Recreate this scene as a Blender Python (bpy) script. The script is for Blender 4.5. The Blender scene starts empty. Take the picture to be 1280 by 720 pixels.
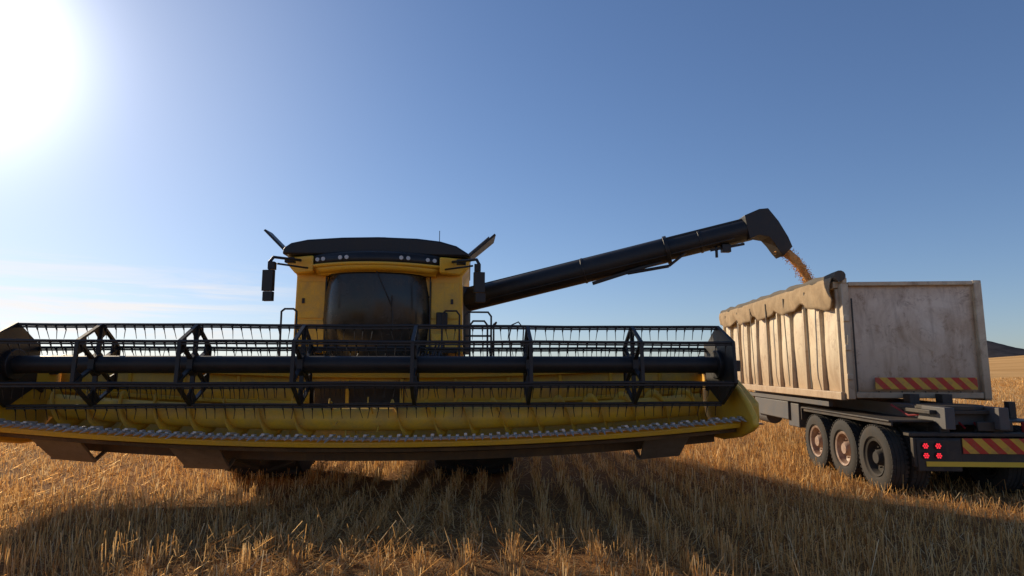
import bpy, math, random
import numpy as np
from mathutils import Vector, Matrix
random.seed(4); rng=np.random.default_rng(7)
scn=bpy.context.scene
scn.view_settings.view_transform='Standard'
scn.view_settings.look='None'
scn.view_settings.exposure=0
rad=math.radians

# ------------------------------------------------------------ materials
def newmat(name):
    m=bpy.data.materials.new(name); m.use_nodes=True
    nt=m.node_tree; b=nt.nodes['Principled BSDF']
    return m,nt,b
def noise(nt,scale,detail=6,rough=.6,vec=None,dist=0):
    n=nt.nodes.new('ShaderNodeTexNoise'); n.inputs['Scale'].default_value=scale
    n.inputs['Detail'].default_value=detail; n.inputs['Roughness'].default_value=rough
    n.inputs['Distortion'].default_value=dist
    if vec is not None: nt.links.new(vec,n.inputs['Vector'])
    return n.outputs['Fac']
def ramp(nt,fac,stops):
    r=nt.nodes.new('ShaderNodeValToRGB'); nt.links.new(fac,r.inputs['Fac'])
    e=r.color_ramp.elements
    while len(e)<len(stops): e.new(.5)
    for i,(p,c) in enumerate(stops):
        e[i].position=p; e[i].color=(c[0],c[1],c[2],1) if not isinstance(c,(int,float)) else (c,c,c,1)
    return r.outputs['Color']
def mix(nt,fac,a,b,mode='MIX'):
    m=nt.nodes.new('ShaderNodeMix'); m.data_type='RGBA'; m.blend_type=mode
    for s,v in ((m.inputs[0],fac),(m.inputs[6],a),(m.inputs[7],b)):
        if isinstance(v,bpy.types.NodeSocket): nt.links.new(v,s)
        elif isinstance(v,(int,float)): s.default_value=v
        else: s.default_value=(v[0],v[1],v[2],1)
    return m.outputs[2]
def math_(nt,op,a,b=0.0):
    m=nt.nodes.new('ShaderNodeMath'); m.operation=op
    for s,v in ((m.inputs[0],a),(m.inputs[1],b)):
        if isinstance(v,bpy.types.NodeSocket): nt.links.new(v,s)
        else: s.default_value=v
    return m.outputs[0]
def vmath(nt,op,a,b,out=0):
    m=nt.nodes.new('ShaderNodeVectorMath'); m.operation=op
    for s,v in ((m.inputs[0],a),(m.inputs[1],b)):
        if isinstance(v,bpy.types.NodeSocket): nt.links.new(v,s)
        else: s.default_value=v
    return m.outputs[out]
def objco(nt,scale=(1,1,1)):
    t=nt.nodes.new('ShaderNodeTexCoord'); mp=nt.nodes.new('ShaderNodeMapping')
    mp.inputs['Scale'].default_value=scale; nt.links.new(t.outputs['Object'],mp.inputs['Vector'])
    return mp.outputs['Vector']
def bump(nt,b,h,strength=.3,dist=.01):
    n=nt.nodes.new('ShaderNodeBump'); n.inputs['Strength'].default_value=strength
    n.inputs['Distance'].default_value=dist
    nt.links.new(h,n.inputs['Height']); nt.links.new(n.outputs['Normal'],b.inputs['Normal'])
def painted(name,col,dust=(.42,.31,.18),amount=.5,rough=.4,metal=0,streak=True,scale=2.2,coat=0):
    m,nt,b=newmat(name)
    v=objco(nt); n1=noise(nt,scale,8,.65,v,.4)
    vs=objco(nt,(9,9,.8)); n2=noise(nt,1.5,5,.6,vs)
    f=math_(nt,'MULTIPLY',ramp(nt,n1,[(.38,0),(.72,1)]),amount)
    if streak: f=math_(nt,'MAXIMUM',f,math_(nt,'MULTIPLY',ramp(nt,n2,[(.5,0),(.8,1)]),amount))
    n3=noise(nt,40,4,.7,v)
    c=mix(nt,f,col,dust)
    c=mix(nt,.3,c,ramp(nt,n3,[(.3,.6),(.6,1.)]),'MULTIPLY')
    nt.links.new(c,b.inputs['Base Color'])
    r=math_(nt,'ADD',math_(nt,'MULTIPLY',f,.4),rough); nt.links.new(r,b.inputs['Roughness'])
    b.inputs['Metallic'].default_value=metal
    bump(nt,b,n1,.25,.01)
    return m
YEL=painted('yellow_paint',(.96,.55,.03),(.60,.40,.16),.40,.34)
YELD=painted('yellow_worn',(.97,.57,.04),(.55,.35,.13),.75,.40,scale=3.5)
BLK=painted('black_paint',(.012,.012,.013),(.08,.06,.04),.3,.45)
DRK=painted('dark_steel',(.035,.033,.032),(.18,.13,.08),.5,.5,metal=.2)
UND=painted('rusty_underside',(.10,.065,.035),(.28,.17,.07),.7,.6)
STL=painted('worn_steel',(.62,.59,.54),(.40,.30,.18),.4,.35,metal=.35)
RUB=painted('rubber',(.02,.02,.02),(.13,.10,.07),.5,.8)
RIM=painted('rim_rusty_white',(.45,.33,.25),(.20,.08,.035),.95,.5,scale=6)
CHS=painted('chassis_grey',(.09,.09,.095),(.20,.15,.10),.5,.55)
GRY=painted('grey_skid',(.26,.21,.15),(.12,.08,.05),.6,.5)
TARP=painted('canvas_tan',(.46,.33,.19),(.22,.15,.09),.7,.9,scale=3)
TARPD=painted('canvas_grey',(.11,.10,.085),(.28,.22,.15),.5,.9)
GRAIN=painted('grain',(.78,.42,.14),(.6,.30,.09),.5,.85,streak=False,scale=30)
PALE=painted('pale_panel',(.5,.5,.5),(.25,.22,.2),.5,.45)
m,nt,b=newmat('dark_glass'); GLS=m
v=objco(nt); n=noise(nt,2.2,5,.6,v)
nt.links.new(ramp(nt,n,[(.3,(.014,.016,.014)),(.8,(.055,.05,.04))]),b.inputs['Base Color'])
nt.links.new(ramp(nt,n,[(.3,.12),(.8,.40)]),b.inputs['Roughness'])
b.inputs['IOR'].default_value=1.45
def cream(name,base,rusty=.5,low=None):
    m,nt,b=newmat(name); v=objco(nt)
    n1=noise(nt,1.1,9,.72,v,.8); n2=noise(nt,4,9,.78,v,.5); n3=noise(nt,1.2,6,.65,objco(nt,(4,4,.7)),.4)
    c=mix(nt,ramp(nt,n1,[(.38,0),(.66,.8)]),base,(.58,.41,.25))
    c=mix(nt,math_(nt,'MULTIPLY',ramp(nt,n2,[(.53,0),(.64,1)]),rusty),c,(.26,.12,.05))
    c=mix(nt,math_(nt,'MULTIPLY',ramp(nt,n3,[(.48,0),(.70,1)]),.55),c,(.34,.21,.12))
    s=nt.nodes.new('ShaderNodeSeparateXYZ'); nt.links.new(v,s.inputs[0])
    z=math_(nt,'ADD',s.outputs[2],math_(nt,'MULTIPLY',math_(nt,'SUBTRACT',n1,.5),2.6))
    mr=nt.nodes.new('ShaderNodeMapRange'); mr.inputs['From Min'].default_value=2.3; mr.inputs['From Max'].default_value=1.4; nt.links.new(z,mr.inputs['Value'])
    c=mix(nt,math_(nt,'MULTIPLY',mr.outputs[0],.65),c,(.36,.22,.12))
    nt.links.new(c,b.inputs['Base Color']); b.inputs['Roughness'].default_value=.5
    bump(nt,b,n1,.35,.02)
    return m
CRM=cream('cream_paint',(.82,.70,.48),.45)
CRMR=cream('cream_tailgate',(.95,.80,.60),.55)
def chevron(name,period,c1,c2):
    m,nt,b=newmat(name)
    t=nt.nodes.new('ShaderNodeTexCoord'); s=nt.nodes.new('ShaderNodeSeparateXYZ')
    nt.links.new(t.outputs['Object'],s.inputs[0])
    a=math_(nt,'ADD',s.outputs[0],s.outputs[2]); a=math_(nt,'DIVIDE',a,period); a=math_(nt,'FRACT',a)
    g=math_(nt,'GREATER_THAN',a,.5)
    c=mix(nt,g,c1,c2); n=noise(nt,8,6,.7,objco(nt))
    c=mix(nt,ramp(nt,n,[(.45,0),(.75,.6)]),c,(.30,.18,.10))
    nt.links.new(c,b.inputs['Base Color']); b.inputs['Roughness'].default_value=.4
    return m
CHV=chevron('chevron_red_yellow',.26,(.60,.035,.02),(.80,.45,.05))
m,nt,b=newmat('yellow_reflector'); YRF=m; b.inputs['Base Color'].default_value=(.85,.55,.05,1)
m,nt,b=newmat('tail_lamp_red'); RED=m; b.inputs['Base Color'].default_value=(.7,.02,.03,1)
b.inputs['Emission Color'].default_value=(1,.03,.05,1); b.inputs['Emission Strength'].default_value=1.1
m,nt,b=newmat('red_plastic'); REDP=m; b.inputs['Base Color'].default_value=(.35,.02,.02,1)
m,nt,b=newmat('lamp_lens'); LMP=m; b.inputs['Base Color'].default_value=(.6,.6,.57,1); b.inputs['Roughness'].default_value=.15

# ------------------------------------------------------------ mesh builder
class MB:
    def __init__(s): s.v=[]; s.f=[]; s.m=[]; s.cm=0
    def add(s,vs,fs):
        o=len(s.v); s.v+= [tuple(p) for p in vs]; s.f+=[tuple(i+o for i in f) for f in fs]; s.m+=[s.cm]*len(fs); return s
    def box(s,c,d,R=None):
        c=Vector(c); vs=[]
        for x in(-.5,.5):
            for y in(-.5,.5):
                for z in(-.5,.5):
                    p=Vector((x*d[0],y*d[1],z*d[2]))
                    if R: p=R@p
                    vs.append(c+p)
        return s.add(vs,[(0,1,3,2),(4,6,7,5),(0,4,5,1),(2,3,7,6),(0,2,6,4),(1,5,7,3)])
    def bar(s,p1,p2,w,h,up=(0,0,1)):
        p1=Vector(p1);p2=Vector(p2); d=(p2-p1); L=d.length; d.normalize(); up=Vector(up)
        if abs(d.dot(up))>.98: up=Vector((0,1,0))
        x=d.cross(up).normalized(); z=x.cross(d)
        R=Matrix((x,d,z)).transposed()
        return s.box((p1+p2)/2,(w,L,h),R)
    def cyl(s,p1,p2,r,n=12,r2=None,caps=True):
        r2=r if r2 is None else r2
        return s.path([p1,p2],[r,r2],n,caps)
    def path(s,pts,r,n=8,caps=True):
        pts=[Vector(p) for p in pts]
        rs=r if isinstance(r,(list,tuple)) else [r]*len(pts)
        vs=[];fs=[]; prev=None
        for i,p in enumerate(pts):
            if i==0: d=pts[1]-p
            elif i==len(pts)-1: d=p-pts[i-1]
            else: d=(pts[i+1]-p).normalized()+(p-pts[i-1]).normalized()
            d.normalize()
            if prev is None:
                u=Vector((0,0,1)) if abs(d.z)<.9 else Vector((1,0,0))
            else: u=prev
            x=(u-d*u.dot(d)).normalized(); y=d.cross(x); prev=x
            for k in range(n):
                a=2*math.pi*(k+.5)/n
                vs.append(p+x*math.cos(a)*rs[i]+y*math.sin(a)*rs[i])
        for i in range(len(pts)-1):
            for k in range(n):
                k2=(k+1)%n
                fs.append((i*n+k,i*n+k2,(i+1)*n+k2,(i+1)*n+k))
        if caps:
            fs.append(tuple(range(n))[::-1]); fs.append(tuple(range((len(pts)-1)*n,len(pts)*n)))
        return s.add(vs,fs)
    def prism(s,poly,off):
        off=Vector(off); n=len(poly)
        vs=[Vector(p) for p in poly]+[Vector(p)+off for p in poly]
        fs=[tuple(range(n))[::-1],tuple(range(n,2*n))]+[(i,(i+1)%n,n+(i+1)%n,n+i) for i in range(n)]
        return s.add(vs,fs)
    def lathe(s,c,prof,n=40,axis='x'):
        c=Vector(c); vs=[];fs=[];k=len(prof)
        for i in range(n):
            a=2*math.pi*i/n
            for ax,r in prof:
                vs.append(c+Vector((ax,r*math.cos(a),r*math.sin(a))) if axis=='x' else c+Vector((r*math.cos(a),r*math.sin(a),ax)))
        for i in range(n):
            j=(i+1)%n
            for q in range(k-1): fs.append((i*k+q,j*k+q,j*k+q+1,i*k+q+1))
        return s.add(vs,fs)
    def sweep(s,prof,xs,closed=False):
        k=len(prof);vs=[(x,y,z) for x in xs for y,z in prof];fs=[]
        for i in range(len(xs)-1):
            for q in range(k if closed else k-1):
                q2=(q+1)%k; fs.append((i*k+q,i*k+q2,(i+1)*k+q2,(i+1)*k+q))
        if closed: fs.append(tuple(range(k))[::-1]); fs.append(tuple(range((len(xs)-1)*k,len(xs)*k)))
        return s.add(vs,fs)
    def deform(s,fn): s.v=[tuple(fn(*p)) for p in s.v]; return s
    def obj(s,name,parent,mats,bevel=0,smooth=True,ang=35,solid=0):
        me=bpy.data.meshes.new(name); me.from_pydata(s.v,[],s.f)
        if not isinstance(mats,(list,tuple)): mats=[mats]
        for q in mats: me.materials.append(q)
        me.polygons.foreach_set('material_index',s.m)
        import bmesh
        bm=bmesh.new(); bm.from_mesh(me); bmesh.ops.recalc_face_normals(bm,faces=bm.faces); bm.to_mesh(me); bm.free()
        if smooth:
            me.polygons.foreach_set('use_smooth',[True]*len(me.polygons)); me.set_sharp_from_angle(angle=rad(ang))
        o=bpy.data.objects.new(name,me); scn.collection.objects.link(o)
        if parent: o.parent=parent
        if solid:
            q=o.modifiers.new('s','SOLIDIFY'); q.thickness=solid; q.offset=0
        if bevel:
            q=o.modifiers.new('b','BEVEL'); q.width=bevel; q.segments=2; q.limit_method='ANGLE'; q.angle_limit=rad(40)
        return o
def empty(name,loc,rz):
    e=bpy.data.objects.new(name,None); scn.collection.objects.link(e); e.location=loc; e.rotation_euler=(0,0,rz); e.empty_display_size=.5
    return e

# ------------------------------------------------------------ camera
H=1.9
cam=bpy.data.cameras.new('camera'); co=bpy.data.objects.new('camera',cam); scn.collection.objects.link(co)
cam.sensor_width=36; cam.lens=763/1280*36; cam.clip_end=8000; cam.clip_start=.05
co.location=(0,0,H); co.rotation_euler=(rad(90+7.47),0,0); scn.camera=co

# ------------------------------------------------------------ light
SE,SA=22.5,-45
S=Vector((math.sin(rad(SA))*math.cos(rad(SE)),math.cos(rad(SA))*math.cos(rad(SE)),math.sin(rad(SE))))
l=bpy.data.lights.new('sun','SUN'); l.energy=5; l.angle=rad(.53); l.color=(1,.82,.58)
lo=bpy.data.objects.new('sun',l); scn.collection.objects.link(lo); lo.rotation_euler=S.to_track_quat('Z','Y').to_euler(); lo.location=(-20,20,20)
w=bpy.data.worlds.new('World'); scn.world=w; w.use_nodes=True; nt=w.node_tree
bg=nt.nodes['Background']; sky=nt.nodes.new('ShaderNodeTexSky'); sky.sky_type='NISHITA'; sky.sun_disc=False
sky.sun_elevation=rad(SE); sky.sun_rotation=rad(SA); sky.altitude=600; sky.air_density=1.0; sky.dust_density=.35; sky.ozone_density=2.0
sc=sky.outputs[0]
den=vmath(nt,'ADD',vmath(nt,'MULTIPLY',sc,(.045,.045,.045)),(1,1,1))
sc=vmath(nt,'DIVIDE',sc,den)
sc=vmath(nt,'MULTIPLY',sc,(.90,1.02,1.28))
tc=nt.nodes.new('ShaderNodeTexCoord'); sp=nt.nodes.new('ShaderNodeSeparateXYZ'); nt.links.new(tc.outputs['Generated'],sp.inputs[0])
dt=vmath(nt,'DOT_PRODUCT',tc.outputs['Generated'],tuple(S),1)
dt=math_(nt,'MAXIMUM',dt,0.0)
g1=math_(nt,'MULTIPLY',math_(nt,'POWER',dt,170.0),14.0); g2=math_(nt,'MULTIPLY',math_(nt,'POWER',dt,14.0),1.9)
gg=math_(nt,'ADD',g1,g2)
cmb=nt.nodes.new('ShaderNodeCombineXYZ')
for i in range(3): nt.links.new(gg,cmb.inputs[i])
gl=vmath(nt,'MULTIPLY',cmb.outputs[0],(1.0,.97,.90))
sc=vmath(nt,'ADD',sc,gl)
mp=nt.nodes.new('ShaderNodeMapping'); mp.inputs['Scale'].default_value=(2.0,2.0,26); mp.inputs['Rotation'].default_value=(0,.03,0); nt.links.new(tc.outputs['Generated'],mp.inputs['Vector'])
cl=ramp(nt,noise(nt,1.7,7,.6,mp.outputs[0],.5),[(.44,0),(.62,1)])
band=ramp(nt,sp.outputs[2],[(.0,0),(.05,1),(.11,1),(.16,0)])
lx=math_(nt,'MULTIPLY',sp.outputs[0],-1.0); lx=ramp(nt,lx,[(.26,0),(.50,1)])
cf=math_(nt,'MULTIPLY',math_(nt,'MULTIPLY',cl,band),math_(nt,'MULTIPLY',lx,.65))
cc=mix(nt,cf,sc,(9.8,8.8,8.0))
nt.links.new(cc,bg.inputs['Color']); bg.inputs['Strength'].default_value=.105

# ------------------------------------------------------------ ground
def terrain(x,y):
    x=np.asarray(x,float);y=np.asarray(y,float)
    r=np.sqrt(x*x+y*y)
    t=np.clip((r-40)/400,0,1)
    a=np.arctan2(x,y)
    rise=t**1.3*(-1.0+ (np.clip(a-.42,0,1.2)*36))
    return rise
N=140
rr=np.concatenate([[0],np.geomspace(2,5000,N)]); A=128
vs=[(0,0,0)];fs=[]
for i,r in enumerate(rr[1:]):
    an=np.linspace(0,2*np.pi,A,endpoint=False); X=r*np.sin(an);Y=r*np.cos(an)
    Z=terrain(X,Y)
    vs+=list(zip(X.tolist(),Y.tolist(),Z.tolist()))
for k in range(A): fs.append((0,1+k,1+(k+1)%A))
for i in range(N-1):
    for k in range(A):
        a0=1+i*A;k2=(k+1)%A; fs.append((a0+k,a0+A+k,a0+A+k2,a0+k2))
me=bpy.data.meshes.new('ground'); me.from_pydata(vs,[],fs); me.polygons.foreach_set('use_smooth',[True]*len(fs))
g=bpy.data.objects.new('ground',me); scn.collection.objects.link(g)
m,nt,b=newmat('stubble_soil')
v=objco(nt); n1=noise(nt,.12,6,.6,v); n2=noise(nt,9,8,.75,v,.6); n3=noise(nt,60,6,.8,objco(nt,(1,.35,1)),.5)
c=mix(nt,ramp(nt,n3,[(.35,0),(.65,1)]),(.11,.05,.018),(.46,.24,.09))
c=mix(nt,ramp(nt,n2,[(.35,0),(.75,.8)]),c,(.28,.14,.055))
L=nt.nodes.new('ShaderNodeVectorMath'); L.operation='LENGTH'; nt.links.new(v,L.inputs[0])
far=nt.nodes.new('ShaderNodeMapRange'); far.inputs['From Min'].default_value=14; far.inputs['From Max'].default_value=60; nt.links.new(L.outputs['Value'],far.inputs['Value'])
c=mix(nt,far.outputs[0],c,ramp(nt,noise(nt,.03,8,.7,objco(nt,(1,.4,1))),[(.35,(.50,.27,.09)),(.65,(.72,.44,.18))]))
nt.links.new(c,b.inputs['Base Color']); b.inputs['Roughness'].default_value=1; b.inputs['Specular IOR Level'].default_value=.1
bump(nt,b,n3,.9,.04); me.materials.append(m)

def hill(name,cx,cy,rx,ry,h,col,seed):
    n=64; r=np.random.default_rng(seed); ph=r.uniform(0,6,6)
    vs=[];fs=[]
    for j in range(n+1):
        for i in range(n+1):
            u=i/n*2-1; w_=j/n*2-1; d=math.sqrt(u*u+w_*w_)
            e=max(0,1-d)**.9
            e*=1+.25*math.sin(u*7+ph[0])+.10*math.sin(u*19+w_*9+ph[1])
            x=cx+u*rx;y=cy+w_*ry
            vs.append((x,y,float(terrain(x,y))-3+h*e))
    for j in range(n):
        for i in range(n):
            a=j*(n+1)+i; fs.append((a,a+1,a+n+2,a+n+1))
    me=bpy.data.meshes.new(name); me.from_pydata(vs,[],fs); me.polygons.foreach_set('use_smooth',[True]*len(fs))
    o=bpy.data.objects.new(name,me); scn.collection.objects.link(o)
    m,nt,b=newmat(name+'_mat'); q=noise(nt,.02,8,.7,objco(nt))
    nt.links.new(ramp(nt,q,[(.4,col),(.65,[k*1.6 for k in col])]),b.inputs['Base Color']); b.inputs['Roughness'].default_value=1; b.inputs['Specular IOR Level'].default_value=0
    me.materials.append(m); return o
hill('hill',1450,1900,430,300,84,(.055,.05,.05),1)

# ------------------------------------------------------------ stubble
def straw_mat():
    m=bpy.data.materials.new('straw'); m.use_nodes=True; nt=m.node_tree; nt.nodes.clear()
    out=nt.nodes.new('ShaderNodeOutputMaterial'); at=nt.nodes.new('ShaderNodeAttribute'); at.attribute_name='rnd'
    c=ramp(nt,at.outputs['Fac'],[(0,(.30,.12,.035)),(.35,(.64,.33,.10)),(.7,(.82,.50,.19)),(1,(.88,.66,.36))])
    d=nt.nodes.new('ShaderNodeBsdfDiffuse'); t=nt.nodes.new('ShaderNodeBsdfTranslucent'); gl=nt.nodes.new('ShaderNodeBsdfGlossy'); gl.inputs['Roughness'].default_value=.4
    nt.links.new(c,d.inputs[0]); nt.links.new(c,t.inputs[0]); nt.links.new(c,gl.inputs[0])
    a=nt.nodes.new('ShaderNodeMixShader'); a.inputs[0].default_value=.45; nt.links.new(d.outputs[0],a.inputs[1]); nt.links.new(t.outputs[0],a.inputs[2])
    e=nt.nodes.new('ShaderNodeMixShader'); e.inputs[0].default_value=.10; nt.links.new(a.outputs[0],e.inputs[1]); nt.links.new(gl.outputs[0],e.inputs[2])
    nt.links.new(e.outputs[0],out.inputs[0]); return m
STRAW=straw_mat()
def blades(x,y,z0,hgt,wid,lean):
    n=len(x); ang=rng.uniform(0,np.pi,n); la=rng.uniform(0,2*np.pi,n)
    dx=np.cos(ang)*wid/2; dy=np.sin(ang)*wid/2
    tx=x+np.cos(la)*lean; ty=y+np.sin(la)*lean
    V=np.zeros((n,4,3))
    V[:,0]=np.stack([x-dx,y-dy,z0],1); V[:,1]=np.stack([x+dx,y+dy,z0],1)
    V[:,2]=np.stack([tx+dx*.8,ty+dy*.8,z0+hgt],1); V[:,3]=np.stack([tx-dx*.8,ty-dy*.8,z0+hgt],1)
    return V
def litter(x,y,z,length,wid,tilt=.25):
    n=len(x); a=rng.uniform(0,2*np.pi,n); el=rng.normal(0,tilt,n)
    ux=np.cos(a)*np.cos(el)*length/2; uy=np.sin(a)*np.cos(el)*length/2; uz=np.sin(el)*length/2
    px=-np.sin(a)*wid/2; py=np.cos(a)*wid/2; z=z+np.abs(uz)
    V=np.zeros((n,4,3))
    V[:,0]=np.stack([x-ux-px,y-uy-py,z-uz],1);V[:,1]=np.stack([x-ux+px,y-uy+py,z-uz],1)
    V[:,2]=np.stack([x+ux+px,y+uy+py,z+uz],1);V[:,3]=np.stack([x+ux-px,y+uy-py,z+uz],1)
    return V
def patch(x,y):
    return .5+.25*np.sin(x*.9+1.3*np.sin(y*.5))+.25*np.sin(y*.8+x*.35+2*np.sin(x*.23))
parts=[]
SP=.43
def rows(y0,y1,step,sig,h0,h1,wid,xw=.95,xm=2.5):
    X=[];Yv=[]
    k=np.arange(-int((xw*y1+xm)/SP),int((xw*y1+xm)/SP)+1)
    for r in k:
        rx=r*SP+.03*math.sin(r*7.7)
        ys=max(y0,(abs(rx)-xm)/xw)
        if ys>=y1: continue
        n=int((y1-ys)/step); yy=rng.uniform(ys,y1,n)
        X.append(rx+rng.normal(0,sig,n)*(1+.8*np.sin(yy*1.3+r*2.1)**2)+.05*np.sin(yy*.5+r*.3)+.025*np.sin(yy*2.1+r)); Yv.append(yy)
    x=np.concatenate(X);y=np.concatenate(Yv)
    cl_=.5+.5*np.sin(y*31+x*11)*np.sin(y*9.1+3*x)
    gap=.45+.55*(np.sin(y*2.3+x*5.1)+np.sin(y*1.1-x*3.3)>-.9)
    keep=rng.random(len(x))<(.25+.75*cl_)*gap
    x=x[keep];y=y[keep]
    h=rng.uniform(h0,h1,len(x))*(.6+.6*patch(x,y))
    return blades(x,y,terrain(x,y)-.005,h,wid*rng.uniform(.6,1.4,len(x)),np.abs(rng.normal(0,.06,len(x)))+.0)
parts.append(rows(2.5,9,.0052,.040,.10,.30,.0072))
parts.append(rows(9,22,.0105,.042,.11,.27,.010))
parts.append(rows(22,75,.11,.07,.10,.24,.035))
def scatter(n,y0,y1,ln,wd,zm,xw=.95,xm=2.5,tilt=.25):
    y=np.sqrt(rng.uniform(y0*y0,y1*y1,n)); x=rng.uniform(-1,1,n)*(xw*y+xm)
    p=patch(x*1.3+5,y); keep=rng.random(n)<(.15+.85*p**1.5); x=x[keep];y=y[keep]; n=len(x)
    return litter(x,y,terrain(x,y)+rng.uniform(0.003,zm,n),rng.uniform(.5,1.3,n)*ln,wd*rng.uniform(.6,1.3,n),tilt)
parts.append(scatter(75000,2.5,9,.16,.006,.05))
parts.append(scatter(12000,2.5,9,.28,.007,.16,tilt=.5))
parts.append(scatter(62000,9,22,.22,.010,.05))
parts.append(scatter(40000,22,70,.4,.04,.08))
V=np.concatenate(parts); nb=len(V)
me=bpy.data.meshes.new('stubble'); me.vertices.add(nb*4); me.vertices.foreach_set('co',V.reshape(-1))
me.loops.add(nb*4); me.loops.foreach_set('vertex_index',np.arange(nb*4,dtype=np.int32))
me.polygons.add(nb); me.polygons.foreach_set('loop_start',np.arange(0,nb*4,4,dtype=np.int32))
me.update(calc_edges=True)
at=me.attributes.new('rnd','FLOAT','FACE'); at.data.foreach_set('value',np.clip(rng.normal(.55,.27,nb),0,1).astype(np.float32))
me.materials.append(STRAW); so=bpy.data.objects.new('stubble',me); scn.collection.objects.link(so)
print('blades',nb)

# ============================================================ COMBINE
BETA=rad(4); O=Vector((-1.77,9.0,0))
C=empty('combine_harvester',O,BETA)
Rinv=Matrix.Rotation(-BETA,3,'Z')
def WL(p): return Rinv@(Vector(p)-O)
def dfm(x,y,z):
    q=(x/5.4)**2
    return (x,y+.25*q,z+.24*q*(1 if z<1.9 else .3))
XR=5.12
xs=list(np.linspace(-5.35,XR,41))
B=-.65
t=MB()
floor=[(.98,1.15),(.9,.93),(.72,.80),(.45,.74),(.15,.76),(-.15,.84),(-.42,.93)]
t.sweep(floor,xs)
def cutx(a,b_): return [a]+[x for x in xs if a+.01<x<b_-.01]+[b_]
t.sweep([(.98,1.15),(.98,1.77)],cutx(-5.35,B-.75)); t.sweep([(.98,1.15),(.98,1.77)],cutx(B+.75,XR))
t.sweep([(.98,1.62),(.98,1.77)],cutx(B-.75,B+.75))
t.deform(dfm); t.obj('header_table',C,YELD,solid=.012)
t=MB()
t.sweep([(.92,1.74),(1.12,1.74),(1.12,1.88),(.92,1.88)],xs,True)
t.sweep([(.90,1.30),(.965,1.30),(.965,1.36),(.90,1.36)],cutx(-5.3,B-.8),True)
t.sweep([(.90,1.30),(.965,1.30),(.965,1.36),(.90,1.36)],cutx(B+.8,XR-.03),True)
t.sweep([(-.46,.885),(-.40,.92),(-.30,.90),(-.30,.80),(-.44,.82)],xs,True)
t.deform(dfm); t.obj('header_beams',C,YEL,bevel=.008)
t=MB()
t.sweep([(.55,.50),(.95,.52),(.95,.72),(.55,.70)],xs,True)
t.sweep([(-.30,.79),(.55,.66),(.55,.62),(-.28,.74)],xs,True)
t.deform(dfm); t.obj('header_underframe',C,UND)
t=MB()
for x in np.arange(-5.1,XR,.86):
    for a,b_ in zip(floor[1:-1],floor[2:]):
        t.bar((x,a[0],a[1]+.02),(x,b_[0],b_[1]+.02),.05,.02)
    t.box((x,.955,1.45),(.05,.03,.55))
t.deform(dfm); t.obj('floor_ribs',C,YEL)
t=MB(); t.sweep([(-.50,.925),(-.40,.925),(-.40,.95),(-.50,.95)],xs,True)
for x in np.arange(-5.3,XR,.0762*1.5):
    j=rng.normal(0,.006)
    t.path([(x,-.40,.945),(x+j,-.54,.95),(x+j*2,-.70,.93+j)],[.026,.022,.004],6)
    t.box((x,-.46,.975),(.04,.09,.02))
t.deform(dfm); t.obj('cutter_bar',C,STL)
t=MB()
for x in np.arange(-5.28,XR,.0762):
    t.box((x+.038,-.52,.962),(.05,.05,.004),Matrix.Rotation(rad(45),3,'Z'))
for x in np.arange(-5.2,XR,.45):
    t.bar((x,-.36,.98),(x,-.58,1.0),.04,.025)
t.deform(dfm); t.obj('knife_sections',C,STL)
t=MB(); t.path([(x,.48,1.13) for x in xs[1:-1]],.17,20)
def flight(x0,x1,turns,dirn):
    n=int(abs(turns)*28); vs=[];fs=[]
    for i in range(n+1):
        u=i/n; x=x0+(x1-x0)*u; a=dirn*turns*2*math.pi*u
        for r in(.165,.30): vs.append((x,.48+r*math.cos(a),1.13+r*math.sin(a)))
    for i in range(n): fs.append((2*i,2*i+1,2*i+3,2*i+2))
    t.add(vs,fs)
flight(-5.2,B-.5,8,1); flight(XR-.15,B+.5,10,-1)
for i in range(10):
    a=i*1.1; x=B-.45+i*.1; t.cyl((x,.48,1.13),(x,.48+.33*math.cos(a),1.13+.33*math.sin(a)),.01,6)
t.deform(dfm); t.obj('header_auger',C,YELD,solid=.006)
for nm,x0,dx in(('end_shield_a',-5.47,.09),('end_shield_b',XR+.03,.09)):
    t=MB(); t.prism([(x0,1.12,.55),(x0,1.12,1.66),(x0,.7,1.70),(x0,.2,1.60),(x0,-.3,1.38),(x0,-.62,1.16),(x0,-.80,.98),(x0,-.82,.86),(x0,-.68,.78),(x0,-.3,.66),(x0,.3,.56)],(dx,0,0))
    sx=-1 if x0<0 else 1
    t.prism([(x0+dx/2+sx*.04,1.0,.7),(x0+dx/2+sx*.04,1.0,1.5),(x0+dx/2+sx*.04,.2,1.45),(x0+dx/2+sx*.04,-.45,1.12),(x0+dx/2+sx*.04,-.45,.85)],(sx*.20,0,.03))
    t.deform(dfm); t.obj(nm,C,YEL,bevel=.03)
t=MB()
for x in(-4.62,-2.68,4.08):
    wd=.36
    t.prism([(x-wd,-.25,.80),(x+wd,-.25,.80),(x+wd*.95,.30,.38),(x-wd*.8,.30,.38)],(0,.03,.03))
    t.bar((x-.3,.30,.39),(x-.3,.7,.55),.06,.03); t.bar((x+.3,.30,.39),(x+.3,.7,.55),.06,.03)
t.deform(dfm); t.obj('skid_plates',C,GRY,bevel=.006)
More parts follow.
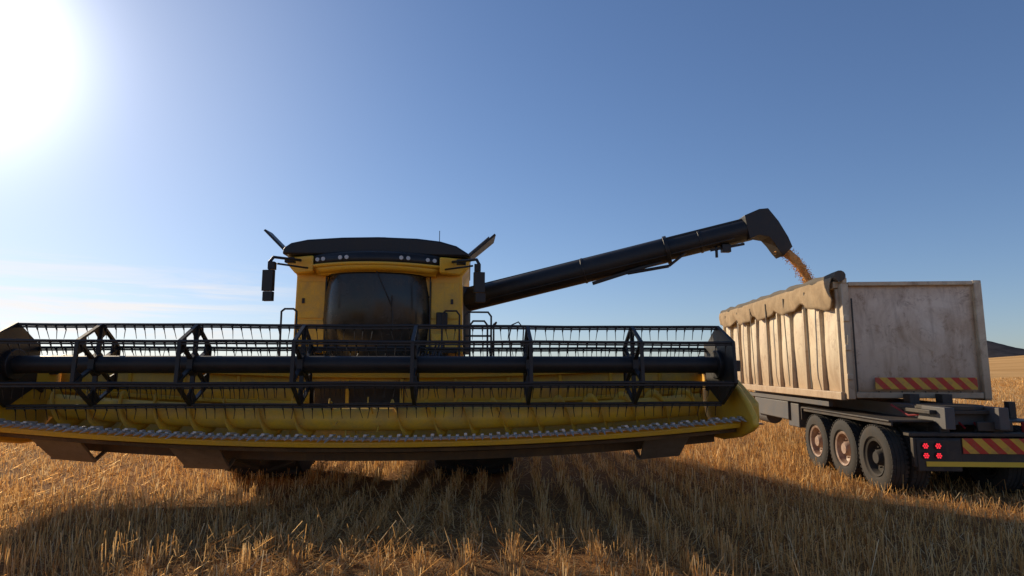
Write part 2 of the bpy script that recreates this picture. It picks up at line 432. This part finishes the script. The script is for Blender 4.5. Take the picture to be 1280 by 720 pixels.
# reel
RC=(0.0,1.95); RR=.57
hexa=[(RC[0]+RR*math.sin(i*math.pi/3+.06),RC[1]+RR*math.cos(i*math.pi/3+.06)) for i in range(6)]
t=MB(); t.cyl((-5.25,RC[0],RC[1]),(4.95,RC[0],RC[1]),.125,20); t.obj('reel_tube',C,BLK)
def wob(x,k): return .004*math.sin(x*1.7+k*2.1)+.002*math.sin(x*4.3+k)
t=MB()
for k,(y,z) in enumerate(hexa):
    px=np.linspace(-5.25,4.92,40)
    t.path([(x,y,z+wob(x,k)) for x in px],.022,8)
    t.path([(x,y,z-.035+wob(x,k)) for x in px],.017,4)
t.obj('reel_bats',C,BLK)
t=MB()
for k,(y,z) in enumerate(hexa):
    for x in np.arange(-5.15,4.9,.135):
        if rng.random()<.03: continue
        xx=x+rng.normal(0,.006); l_=rng.normal(0,.016); zz=z+wob(x,k)
        t.cyl((xx,y,zz-.02),(xx,y+.03,zz-.075),.016,5,.009)
        t.cyl((xx,y+.03,zz-.075),(xx+l_,y+.06+l_,zz-.20),.0065,5,.004)
t.obj('reel_tines',C,BLK)
t=MB()
for x in(-4.12,-2.79,-1.27,.35,2.01,3.6):
    for i in range(6):
        a=hexa[i];b_=hexa[(i+1)%6]
        t.bar((x,a[0],a[1]),(x,b_[0],b_[1]),.035,.05,(1,0,0))
        t.bar((x,RC[0],RC[1]),(x,a[0],a[1]),.035,.06,(1,0,0))
        c0=Vector((x-.01,a[0],a[1])); n0=Vector((x-.01,b_[0],b_[1])); p0=Vector((x-.01,hexa[i-1][0],hexa[i-1][1])); ctr=Vector((x-.01,*RC))
        t.prism([c0,c0.lerp(n0,.34),c0.lerp(ctr,.40),c0.lerp(p0,.34)],(.02,0,0))
    t.prism([(x-.04,RC[0]+.30*(a-RC[0]),RC[1]+.30*(z-RC[1])) for a,z in hexa],(.08,0,0))
t.obj('reel_spiders',C,BLK)
t=MB()
for x in(-5.3,4.92):
    t.prism([(x,RC[0]+1.08*(a-RC[0]),RC[1]+1.05*(z-RC[1])) for a,z in hexa],(.05,0,0))
    t.cyl((x-.06,*RC),(x+.11,*RC),.22,20)
t.obj('reel_end_plates',C,BLK,bevel=.01)
t=MB()
for x in(-5.38,5.06):
    t.bar((x,1.05,2.0),(x,-.35,1.93),.09,.16); t.bar((x,1.05,1.8),(x,1.05,2.1),.09,.16)
    t.cyl((x,.85,1.55),(x,.25,1.85),.035,10)
t.box((5.08,.5,2.05),(.1,.7,.5))
t.bar((.2,1.05,2.02),(.2,.05,2.0),.07,.12)
t.obj('reel_arms',C,DRK,bevel=.01)
t=MB(); t.prism([(B-.72,1.13,.62),(B-.72,1.13,1.68),(B-.72,3.3,2.05),(B-.72,3.3,1.05)],(1.44,0,0)); t.obj('feeder_house',C,DRK,bevel=.02)
t=MB()
for k in range(6):
    t.path([(B+.9+k*.06,1.1,1.85),(B+1.0+k*.07,1.5,2.15+.04*k),(B+.9+k*.05,2.0,1.9),(B+.8,2.6,1.7)],.018,6)
t.path([(-5.2,1.15,1.93)]+[(x,1.12+.02*math.sin(x*3),1.915+.012*math.sin(x*5)) for x in np.arange(-5,5,.25)],.016,6)
t.obj('hydraulic_hoses',C,BLK)
# body
def xz(poly,y): return [(B+x,y,z) for x,z in poly]
t=MB()
t.prism(xz([(-1.62,2.18),(1.66,2.18),(1.64,3.72),(1.78,3.9),(1.78,4.06),(-1.78,4.06),(-1.78,3.9),(-1.6,3.72)],3.0),(0,3.4,0))
t.prism([(B-1.55,6.4,1.5),(B-1.55,6.4,3.6),(B-1.55,7.8,3.4),(B-1.55,9.0,2.5),(B-1.55,9.2,1.5)],(3.1,0,0))
t.obj('body',C,YEL,bevel=.04)
t=MB()
for s_ in(-1,1):
    xa=B+s_*1.3
    t.box((xa,2.985,3.22),(.54,.02,.72)); t.box((xa,2.985,2.58),(.54,.02,.48)); 
t.obj('front_panels',C,YELD,bevel=.012)
t=MB()
for s_ in(-1,1):
    t.box((B+s_*1.01,2.97,3.0),(.025,.04,1.5)); t.box((B+s_*1.44,2.965,3.2),(.05,.02,.10)); t.box((B+s_*1.3,2.97,2.25),(.5,.04,.12))
t.obj('panel_trim',C,BLK)
t=MB()
t.box((B,5.5,1.75),(2.7,4.8,.84)); t.box((B,3.1,1.95),(3.1,.5,.3)); t.cyl((B-1.9,3.1,.95),(B+1.9,3.1,.95),.2,14); t.cyl((B-1.5,7.7,.7),(B+1.5,7.7,.7),.12,12)
t.box((B,3.2,1.25),(1.5,.6,.5))
t.obj('chassis',C,DRK,bevel=.02)
t=MB()
top=[(-1.82,4.07),(-1.80,4.20),(-1.66,4.30),(-1.35,4.37),(-.7,4.42),(0,4.44),(.75,4.42),(1.2,4.37),(1.52,4.28),(1.74,4.14),(1.82,4.07)]
t.prism(xz(top,2.72),(0,3.4,0)); t.obj('tank_cover',C,BLK,bevel=.04)
# cab
t=MB()
def cabring(hw,yf,z,bulge):
    pts=[]
    for i in range(13):
        u=-1+2*i/12; pts.append((B-.03+hw*u,yf+bulge*(u*u*.8+u**8*.8),z))
    return pts
rings=[cabring(.90,2.62,1.75,.42),cabring(1.02,2.46,2.2,.42),cabring(1.06,2.38,2.8,.42),cabring(1.03,2.36,3.3,.42),cabring(.97,2.40,3.72,.42)]
vs=[p for r in rings for p in r];fs=[]
for j in range(4):
    for i in range(12): fs.append((j*13+i,j*13+i+1,(j+1)*13+i+1,(j+1)*13+i))
t.add(vs,fs); t.obj('windscreen',C,GLS,ang=60)
t=MB()
for s_ in(0,12):
    t.path([Vector(r[s_]) for r in rings],.035,8)
t.path([Vector(p)+Vector((0,-.01,0)) for p in rings[0]],.04,8)
t.path([Vector(p)+Vector((0,-.015,-.02)) for p in rings[4]],.03,8)
t.path([(B+.05,2.33,3.70),(B+.35,2.35,3.05)],.010,6)
t.path([(B+.35,2.34,3.25),(B+.37,2.36,2.6)],.012,6)
t.obj('cab_frame',C,BLK)
t=MB(); t.box((B,2.96,2.7),(1.7,.06,2.0)); t.obj('cab_rear',C,BLK)
t=MB()
def visor(hw,z,y,b_): 
    return [(B+hw*(-1+2*i/16),y+b_*((-1+2*i/16)**2),z) for i in range(17)]
def strip(r0,r1):
    n=len(r0); t.add(r0+r1,[(i,i+1,n+i+1,n+i) for i in range(n-1)])
r0=visor(1.12,3.70,2.34,.42);r1=visor(1.22,3.80,2.22,.5);r2=visor(1.30,3.86,2.20,.5)
strip(r0,r1); strip(r1,r2)
back=[(p[0],3.02,p[2]) for p in r0]; strip(r0,back)
t.obj('cab_visor',C,YEL,solid=.02,ang=50)
t=MB(); r3=visor(1.28,4.03,2.26,.5); r2b=visor(1.27,3.865,2.225,.5); strip(r2b,r3); r4=visor(1.2,4.10,2.45,.4); strip(r3,r4); r5=[(p[0],3.0,4.10) for p in r4]; strip(r4,r5)
t.obj('light_strip',C,BLK,solid=.015,ang=50)
t=MB()
for u in(-.88,-.78,-.5,-.4,.4,.5,.78,.88):
    x=B+1.26*u; y=2.22+.5*u*u
    t.cyl((x,y-.03,3.95),(x,y+.05,3.95),.038,14)
t.obj('work_lamps',C,LMP)
t=MB()
for u in(-.95,.95):
    x=B+1.26*u*1.12; t.box((x,2.93,3.93),(.16,.12,.09))
t.obj('side_markers',C,LMP,bevel=.01)
t=MB()
for s_ in(-1,1):
    t.prism([(B+s_*1.2,2.62,3.72),(B+s_*1.2,2.62,4.04),(B+s_*1.80,2.9,4.04),(B+s_*1.76,2.9,3.9),(B+s_*1.6,2.9,3.72)],(0,.2,0))
t.obj('roof_wings',C,YEL,bevel=.03)
t=MB(); t.cyl((B+.05,3.2,4.42),(B+.05,3.2,4.50),.16,16); t.cyl((B+1.15,3.5,4.3),(B+1.15,3.5,4.75),.008,6); t.obj('roof_antenna',C,BLK)
# mirrors
t=MB()
for s_,mx in((-1,-1.82),(1,1.96)):
    X=B+mx; 
    t.path([(B+s_*1.45,2.7,3.95),(X-s_*.05,2.1,3.90),(X,2.05,3.80)],.03,8)
    t.path([(B+s_*1.3,2.7,3.80),(X-s_*.12,2.1,3.78)],.02,8)
    t.box((X,2.03,3.46),(.20,.10,.38),Matrix.Rotation(rad(s_*12),3,'Z')); t.box((X+.02,2.0,3.17),(.18,.09,.17),Matrix.Rotation(rad(s_*12),3,'Z'))
    t.box((X-s_*.03,2.1,3.74),(.12,.14,.14)); t.cyl((X,2.04,3.3),(X,2.04,3.72),.02,8)
    t.box((B+s_*1.62,2.6,3.93),(.18,.12,.10))
t.obj('mirrors',C,BLK,bevel=.025)
t=MB()
t.prism([(B-1.88,3.3,4.16),(B-2.38,3.3,4.66),(B-2.38,3.75,4.68),(B-1.88,3.75,4.18)],(.03,0,.03))
t.prism([(B+1.62,3.0,4.02),(B+2.28,3.0,4.60),(B+2.28,4.1,4.66),(B+1.62,4.1,4.10)],(.03,0,-.03))
t.obj('tank_flaps',C,BLK,bevel=.006)
t=MB(); t.prism([(B+1.66,3.15,4.10),(B+2.18,3.15,4.56),(B+2.18,3.95,4.60),(B+1.66,3.95,4.14)],(-.012,0,.012)); t.obj('flap_liner',C,PALE)
t=MB()
def loop(pts,r=.02): t.path(pts,r,8)
t.box((1.35,2.95,1.98),(1.2,1.0,.05))
for x0,x1,z1,yy in((.62,.95,2.98,2.55),(1.05,1.55,2.95,2.45),(1.15,1.48,2.78,2.43)):
    loop([(x0,yy,2.0),(x0,yy,z1-.08),(x0+.06,yy,z1),(x1-.06,yy,z1),(x1,yy,z1-.08),(x1,yy,2.0)])
loop([(1.05,2.45,2.5),(1.55,2.45,2.5)])
loop([(1.6,2.5,2.0),(1.6,2.5,2.72),(1.65,2.5,2.76),(1.65,3.5,2.76)])
loop([(1.95,2.6,1.9),(1.9,2.6,2.5),(1.95,2.6,2.72),(2.08,2.6,2.78),(2.18,2.6,2.65),(2.16,2.6,2.3)],.014)
for k in range(5): t.box((1.8,2.6,.7+k*.28),(.5,.2,.03))
t.bar((1.56,2.6,.6),(1.56,2.6,2.0),.03,.12); t.bar((2.04,2.6,.6),(2.04,2.6,2.0),.03,.12)
x0=B-1.62; loop([(x0-.1,2.55,2.05),(x0-.1,2.55,2.95),(x0-.04,2.55,3.0),(x0+.12,2.55,3.0),(x0+.18,2.55,2.95),(x0+.18,2.55,2.3)])
t.obj('ladder_and_rails',C,BLK)
t=MB(); t.box((B+1.3,2.9,2.42),(.5,.1,.28)); t.box((B+1.3,2.84,2.45),(.2,.03,.12)); t.obj('step_box',C,YELD,bevel=.02)
t=MB(); t.box((B+1.25,2.90,2.83),(.22,.12,.3)); t.obj('side_box',C,BLK,bevel=.02)
def tyre(t,c,R,W,rimr,lugs):
    h=W/2
    prof=[(-h*.62,rimr),(-h*.95,rimr+.1*(R-rimr)+.02),(-h,rimr+.5*(R-rimr)),(-h*.95,R-.06),(-h*.78,R-.02),(0,R),(h*.78,R-.02),(h*.95,R-.06),(h,rimr+.5*(R-rimr)),(h*.95,rimr+.1*(R-rimr)+.02),(h*.62,rimr)]
    t.cm=0; t.lathe(c,prof,48)
    for i in range(lugs):
        for s_ in(-1,1):
            a=2*math.pi*(i+(.5 if s_>0 else 0))/lugs
            M_=Matrix.Rotation(a,3,'X')@Matrix.Rotation(rad(28*s_),3,'Z')
            p=Matrix.Rotation(a,3,'X')@Vector((s_*h*.48,0,R+.01))
            t.box(Vector(c)+p,(h*.98,.06,.07),M_)
    t.cm=1
    t.lathe(c,[(-h*.62,rimr),(-h*.5,rimr-.05),(-h*.2,rimr*.75),(-h*.2,.12),(-h*.45,.1),(-h*.45,0)],32)
    t.lathe(c,[(h*.62,rimr),(h*.5,rimr-.05),(h*.2,rimr*.75),(h*.2,.12),(h*.45,.1),(h*.45,0)],32)
for nm,x,yy,R,W in(('front_tyre_a',B-1.75,2.6,1.0,1.3),('front_tyre_b',B+1.9,2.6,1.0,1.45),('rear_tyre_a',B-1.45,7.7,.68,.55),('rear_tyre_b',B+1.45,7.7,.68,.55)):
    t=MB(); tyre(t,(x,yy,R-.02),R,W,R*.5,22); t.obj(nm,C,[RUB,YEL])
# unloading auger
P0=WL((-1.1,13.7,3.40)); P1=WL((4.75,12.2,4.68)); d=(P1-P0).normalized()
t=MB()
Pm=P0+(P1-P0)*.74
t.cyl(P0-d*.8,Pm,.265,14); t.cyl(Pm-d*.02,Pm+d*.06,.30,14); t.cyl(Pm,P1+d*.1,.225,14)
t.bar(P0+Vector((0,0,.20)),P1+Vector((0,0,.17)),.14,.16)
t.bar(P0+(P1-P0)*.48+Vector((0,-.1,-.33)),P0+(P1-P0)*.72+Vector((0,-.1,-.22)),.06,.07)
t.cyl(P0+(P1-P0)*.60+Vector((0,-.15,-.30)),P0+(P1-P0)*.74+Vector((0,-.15,-.36)),.035,8)
t.cyl(P0+(P1-P0)*.74+Vector((0,-.15,-.36)),P0+(P1-P0)*.80+Vector((0,-.12,-.16)),.03,8)
t.box(P0+(P1-P0)*.93+Vector((0,-.1,-.28)),(.18,.12,.16)); t.bar(P0+(P1-P0)*.88+Vector((0,-.1,-.24)),P0+(P1-P0)*.99+Vector((0,-.1,-.28)),.04,.05)
t.cyl(P0+(P1-P0)*.90+Vector((0,-.1,-.2)),P0+(P1-P0)*.90+Vector((0,-.1,-.42)),.03,8)
for q in(.45,.85): t.cyl(P0+(P1-P0)*q,P0+(P1-P0)*q+d*.05,.28 if q<.74 else .24,14)
t.path([P0+(P1-P0)*q+Vector((0,-.24,-.13)) for q in np.linspace(0,.95,24)],.014,6)
t.cyl(WL((-1.25,13.7,2.2)),WL((-1.25,13.7,3.7)),.32,16)
t.obj('unloading_auger',C,BLK,bevel=.01)
t=MB()
sec=[((4.68,4.97),(4.76,4.50)),((4.98,5.10),(4.95,4.58)),((5.16,5.12),(5.16,4.54)),((5.36,4.86),(5.26,4.42)),((5.54,4.54),(5.36,4.26)),((5.62,4.34),(5.44,4.16))]
vs=[];fs=[]
for i,(a,b_) in enumerate(sec):
    hw=.23-.012*i
    for p,yy in((a,-hw),(a,hw),(b_,hw),(b_,-hw)): vs.append(WL((p[0],12.2+yy,p[1]-.03)))
for i in range(len(sec)-1):
    for k in range(4): fs.append((i*4+k,i*4+(k+1)%4,(i+1)*4+(k+1)%4,(i+1)*4+k))
fs.append((3,2,1,0)); t.add(vs,fs); t.obj('auger_spout',C,BLK,solid=.02,bevel=.015,ang=20)

# ============================================================ TRAILER
T=empty('tipper_trailer',(5.8,10.7,0),rad(-3.8))
Wd,Ln,Z0,Z1=2.26,7.3,1.42,3.36
t=MB()
th=.05
t.box((th/2,Ln/2,(Z0+Z1)/2),(th,Ln,Z1-Z0)); t.box((Wd-th/2,Ln/2,(Z0+Z1)/2),(th,Ln,Z1-Z0))
t.box((Wd/2,Ln-th/2,(Z0+Z1)/2),(Wd-2*th-.004,th,Z1-Z0)); t.box((Wd/2,Ln/2,Z0+.03),(Wd-2*th-.004,Ln-.1,.06))
t.obj('box_walls',T,CRM)
t=MB()
nr=10
for k in range(nr+1):
    y=.05+k*(Ln-.1)/nr
    for x in(-.04,Wd+.04):
        t.prism([(x-.04,y-.03,Z0+.05),(x-.04,y+.03,Z0+.05),(x+.04,y+.05,Z0+.05),(x+.04,y-.05,Z0+.05)],(0,0,Z1-Z0-.12))
for x in(-.05,Wd+.05):
    t.box((x,Ln/2,Z1),(.14,Ln+.02,.12)); t.box((x,Ln/2,Z0-.0),(.12,Ln+.02,.14))
t.obj('box_ribs',T,CRM,bevel=.012)
t=MB()
for k in range(nr):
    y0=.05+k*(Ln-.1)/nr+.05;y1=y0+(Ln-.1)/nr-.10
    n=8
    for sx,x in((-1,-.003),(1,Wd+.003)):
        vs=[];fs=[]
        for j in range(n+1):
            for i in range(n+1):
                u=i/n;v_=j/n; b_=.06*max(0,math.sin(math.pi*u))**.6*max(0,math.sin(math.pi*v_))**.5*(1+.3*math.sin(k*2.3+v_*5))
                vs.append((x+sx*b_,y0+(y1-y0)*u,Z0+.08+(Z1-Z0-.16)*v_))
        for j in range(n):
            for i in range(n): a=j*(n+1)+i; fs.append((a,a+1,a+n+2,a+n+1))
        t.add(vs,fs)
t.obj('side_plates',T,CRM)
t=MB()
n=20;vs=[];fs=[]
for j in range(n+1):
    for i in range(n+1):
        u=i/n;v_=j/n; d_=.05*math.sin(math.pi*u)*math.sin(math.pi*v_)+.008*math.sin(u*13+v_*4)*math.sin(v_*11)
        vs.append((.06+(Wd-.12)*u,-.03-d_,Z0+.06+(Z1-Z0-.08)*v_))
for j in range(n):
    for i in range(n): a=j*(n+1)+i; fs.append((a,a+1,a+n+2,a+n+1))
t.add(vs,fs); t.obj('tailgate',T,CRMR,solid=.03)
t=MB()
t.box((.02,-.06,(Z0+Z1)/2-.02),(.12,.14,Z1-Z0+.06)); t.box((Wd-.02,-.06,(Z0+Z1)/2-.02),(.12,.14,Z1-Z0+.04))
t.box((Wd/2,-.06,Z1+.0),(Wd-.18,.12,.07)); t.box((Wd/2,-.065,Z0+.02),(Wd-.18,.12,.10))
t.box((.02,-.08,Z1+.06),(.08,.12,.10))
t.box((.02,-.145,2.35),(.06,.03,.25));
for k in range(3): t.box((-.005,-.15,1.75+k*.5),(.10,.04,.10))
t.obj('tailgate_frame',T,CRM,bevel=.012)
t=MB(); t.box((1.24,-.135,1.64),(1.66,.012,.20)); t.obj('tailgate_chevron',T,CHV)
t=MB()
for k in range(9): t.box((.46+k*.19,-.135,1.50),(.02,.012,.02))
t.cyl((.10,-.16,1.5),(.10,-.16,3.1),.014,6)
t.obj('tailgate_bolts',T,DRK)
t=MB()
pts=[(-.06+.02*math.sin(k*1.7),-.16+k*(Ln+.1)/24,Z1+.14+.015*math.sin(k*2.1)) for k in range(25)]
t.path(pts,[.085+.010*math.sin(k*3.1)+(.01 if k%3==0 else 0) for k in range(25)],12); t.obj('tarp_roll',T,TARPD)
t=MB(); nx,ny=8,200; vs=[];fs=[]
for j in range(ny+1):
    y=-.04+(Ln)*j/ny
    ph=(j/ny*nr*.5)%1
    drop=.34+.13*math.sin(ph*math.pi)+.02*math.sin(j*.31)+.14*math.exp(-((j-8)/9)**2)
    for i in range(nx+1):
        u=i/nx
        vs.append((-.15-.025*math.sin(j*.17+u*3)*u-.018*math.sin(j*.41+2*u)*u-.03*math.sin(u*3.14),y+.02*math.sin(u*4+j*.2),Z1+.13-drop*u))
for j in range(ny):
    for i in range(nx): a=j*(nx+1)+i; fs.append((a,a+1,a+nx+2,a+nx+1))
t.add(vs,fs); t.obj('tarp_drape',T,TARP,solid=.008,ang=80)
t=MB()
for k in range(1,7):
    y=k*1.1; t.bar((-.19,y,Z1+.0),(-.13,y+.03,Z0+.1),.01,.035,(0,1,0))
t.obj('tarp_straps',T,TARPD)
t=MB(); n=24;vs=[];fs=[]
for j in range(n+1):
    for i in range(n+1):
        u=i/n;v_=j/n; x=.06+(Wd-.12)*u;y=.1+(Ln-.2)*v_
        h_=2.5+.75*math.exp(-((x-.9)**2/.7+(y-1.6)**2/1.6))+.03*math.sin(i*2.1+j)
        vs.append((x,y,h_))
for j in range(n):
    for i in range(n): a=j*(n+1)+i; fs.append((a,a+1,a+n+2,a+n+1))
t.add(vs,fs); t.obj('grain_heap',T,GRAIN)
# chassis
AX=(-.72,.36,1.46)
t=MB()
for x in(.75,Wd-.75): t.box((x,Ln/2-.85,1.16),(.14,Ln+1.3,.32))
for y in(-1.1,-.4,.5,1.5,3,4.5,6.2): t.box((Wd/2,y,1.15),(.74,.12,.22))
for y in AX: t.cyl((.1,y,.5),(Wd-.1,y,.5),.09,12); t.box((.78,y,.8),(.12,.5,.4)); t.box((Wd-.78,y,.8),(.12,.5,.4))
t.box((.06,3.9,1.24),(.08,6.2,.10)); 
t.obj('chassis',T,CHS,bevel=.01)
t=MB()
t.box((.33,.40,1.10),(.66,3.3,.03)); t.box((Wd-.33,.40,1.10),(.66,3.3,.03))
t.box((.33,2.06,.98),(.66,.03,.26)); t.box((.05,.40,1.06),(.03,3.3,.07))
t.box((Wd/2,-.85,1.24),(1.1,.9,.06)); t.cyl((Wd/2,-.85,1.27),(Wd/2,-.85,1.33),.46,24)
t.box((.90,-.28,1.36),(.16,.2,.22)); t.box((1.42,-.28,1.36),(.16,.2,.22))
t.box((Wd-.1,-.7,1.24),(.1,.12,.26))
t.obj('mudguards_and_fifth_wheel',T,DRK,bevel=.008)
t=MB(); t.box((.10,4.0,.98),(.1,2.2,.40)); t.box((.35,2.75,.9),(.5,.6,.5)); t.cyl((.35,4.6,.75),(.35,5.4,.75),.2,16); t.obj('side_tanks',T,CHS,bevel=.02)
t=MB()
for k in range(3): t.path([(.5+.3*k,-.4,1.3),(.6+.3*k,-.7,1.15+.05*k),(.8+.25*k,-1.0,1.2),(.9+.2*k,-1.25,1.0)],.016,6)
t.obj('air_lines',T,REDP)
t=MB()
for x in(.35,Wd-.35): t.box((x,6.0,.85),(.12,.12,.75)); t.box((x,6.0,.42),(.28,.28,.05)); t.bar((x,6.0,.6),(x,5.3,1.1),.05,.05)
t.obj('landing_legs',T,CRM,bevel=.01)
def ttyre(t,c,flip):
    R,W,rm=.51,.27,.29;h=W/2
    t.cm=0
    t.lathe(c,[(-h*.7,rm),(-h,rm+.04),(-h*1.03,rm+.12),(-h*.93,R-.03),(-h*.8,R-.008),(-h*.5,R),(-h*.46,R-.012),(-h*.40,R),(-.01,R),(0,R-.012),(.01,R),(h*.40,R),(h*.46,R-.012),(h*.5,R),(h*.8,R-.008),(h*.93,R-.03),(h*1.03,rm+.12),(h,rm+.04),(h*.7,rm)],44)
    for i in range(44):
        a=2*math.pi*i/44
        for s_ in(-1,1):
            t.box(Vector(c)+Matrix.Rotation(a,3,'X')@Vector((s_*h*.72,0,R-.004)),(h*.4,.045,.018),Matrix.Rotation(a,3,'X'))
    t.cm=1
    s_=flip
    t.lathe(c,[(s_*h*.72,rm+.012),(s_*h*.9,rm),(s_*h*.8,rm-.03),(s_*h*.1,rm-.05),(s_*h*-.1,rm-.1),(s_*h*-.1,.13),(s_*h*.5,.12),(s_*h*.8,.09),(s_*h*.8,0)],32)
    for i in range(10):
        a=2*math.pi*i/10; p=Vector(c)+Vector((0,.165*math.cos(a),.165*math.sin(a)))
        t.cyl(p-Vector((s_*h*.2,0,0)),p+Vector((s_*h*.25,0,0)),.014,6)
k=0
for y in AX:
    for x,f in((.14,-1),(.45,1),(Wd-.14,1),(Wd-.45,-1)):
        k+=1; t=MB(); ttyre(t,(x,y,.49),f); t.obj('wheel_%d'%k,T,[RUB,RIM if y>0 else RUB])
t=MB(); t.box((1.35,-1.36,.66),(2.2,.08,.42)); t.box((.60,-1.38,.62),(.62,.08,.46)); t.box((1.35,-1.32,.92),(2.3,.16,.06))
t.box((.75,-1.2,.98),(.14,.3,.22)); t.box((Wd-.75,-1.2,.98),(.14,.3,.22))
t.box((1.45,-1.36,1.04),(.5,.05,.14))
t.obj('rear_bumper',T,DRK,bevel=.012)
t=MB(); t.box((1.75,-1.415,.76),(1.62,.012,.22)); t.obj('bumper_chevron',T,CHV)
t=MB(); t.box((1.45,-1.43,.50),(2.1,.012,.07)); t.obj('reflective_strip',T,YRF)
t=MB()
for x in(.40,.58):
    for z in(.62,.76):
        t.cyl((x,-1.41,z),(x,-1.44,z),.052,16)
t.obj('lamp_housings',T,BLK)
t=MB()
for x in(.40,.58):
    for z in(.62,.76):
        for i in range(7):
            a=i*math.pi/3; r=.03 if i<6 else 0
            t.cyl((x+r*math.cos(a),-1.44,z+r*math.sin(a)),(x+r*math.cos(a),-1.447,z+r*math.sin(a)),.0115,8)
t.obj('tail_lamps',T,RED)
t=MB(); t.cyl((1.95,-1.25,.95),(1.95,-1.25,1.10),.04,10); t.obj('couplings',T,REDP)
# ------------------------------------------------------------ grain stream
t=MB(); cpts=[]
for i in range(12):
    u=i/11; cpts.append(Vector((5.38+.80*u**.8,12.2,4.32-.50*u-.62*u*u)))
t.path(cpts,[.10-.045*(i/11) for i in range(12)],10)
t.v=[(p[0]+rng.normal(0,.012),p[1]+rng.normal(0,.02),p[2]+rng.normal(0,.012)) for p in t.v]
for i in range(4200):
    u=rng.random(); k_=min(int(u*11),10); p=cpts[k_].lerp(cpts[k_+1],u*11-k_)+Vector(rng.normal(0,1,3))*(.045+.015*u)
    s_=.009; t.add([p+Vector((s_,0,0)),p+Vector((-s_,s_,0)),p+Vector((0,-s_,s_)),p+Vector((0,0,-s_))],[(0,1,2),(0,2,3),(0,3,1),(1,3,2)])
t.obj('grain_stream',None,GRAIN,smooth=False)
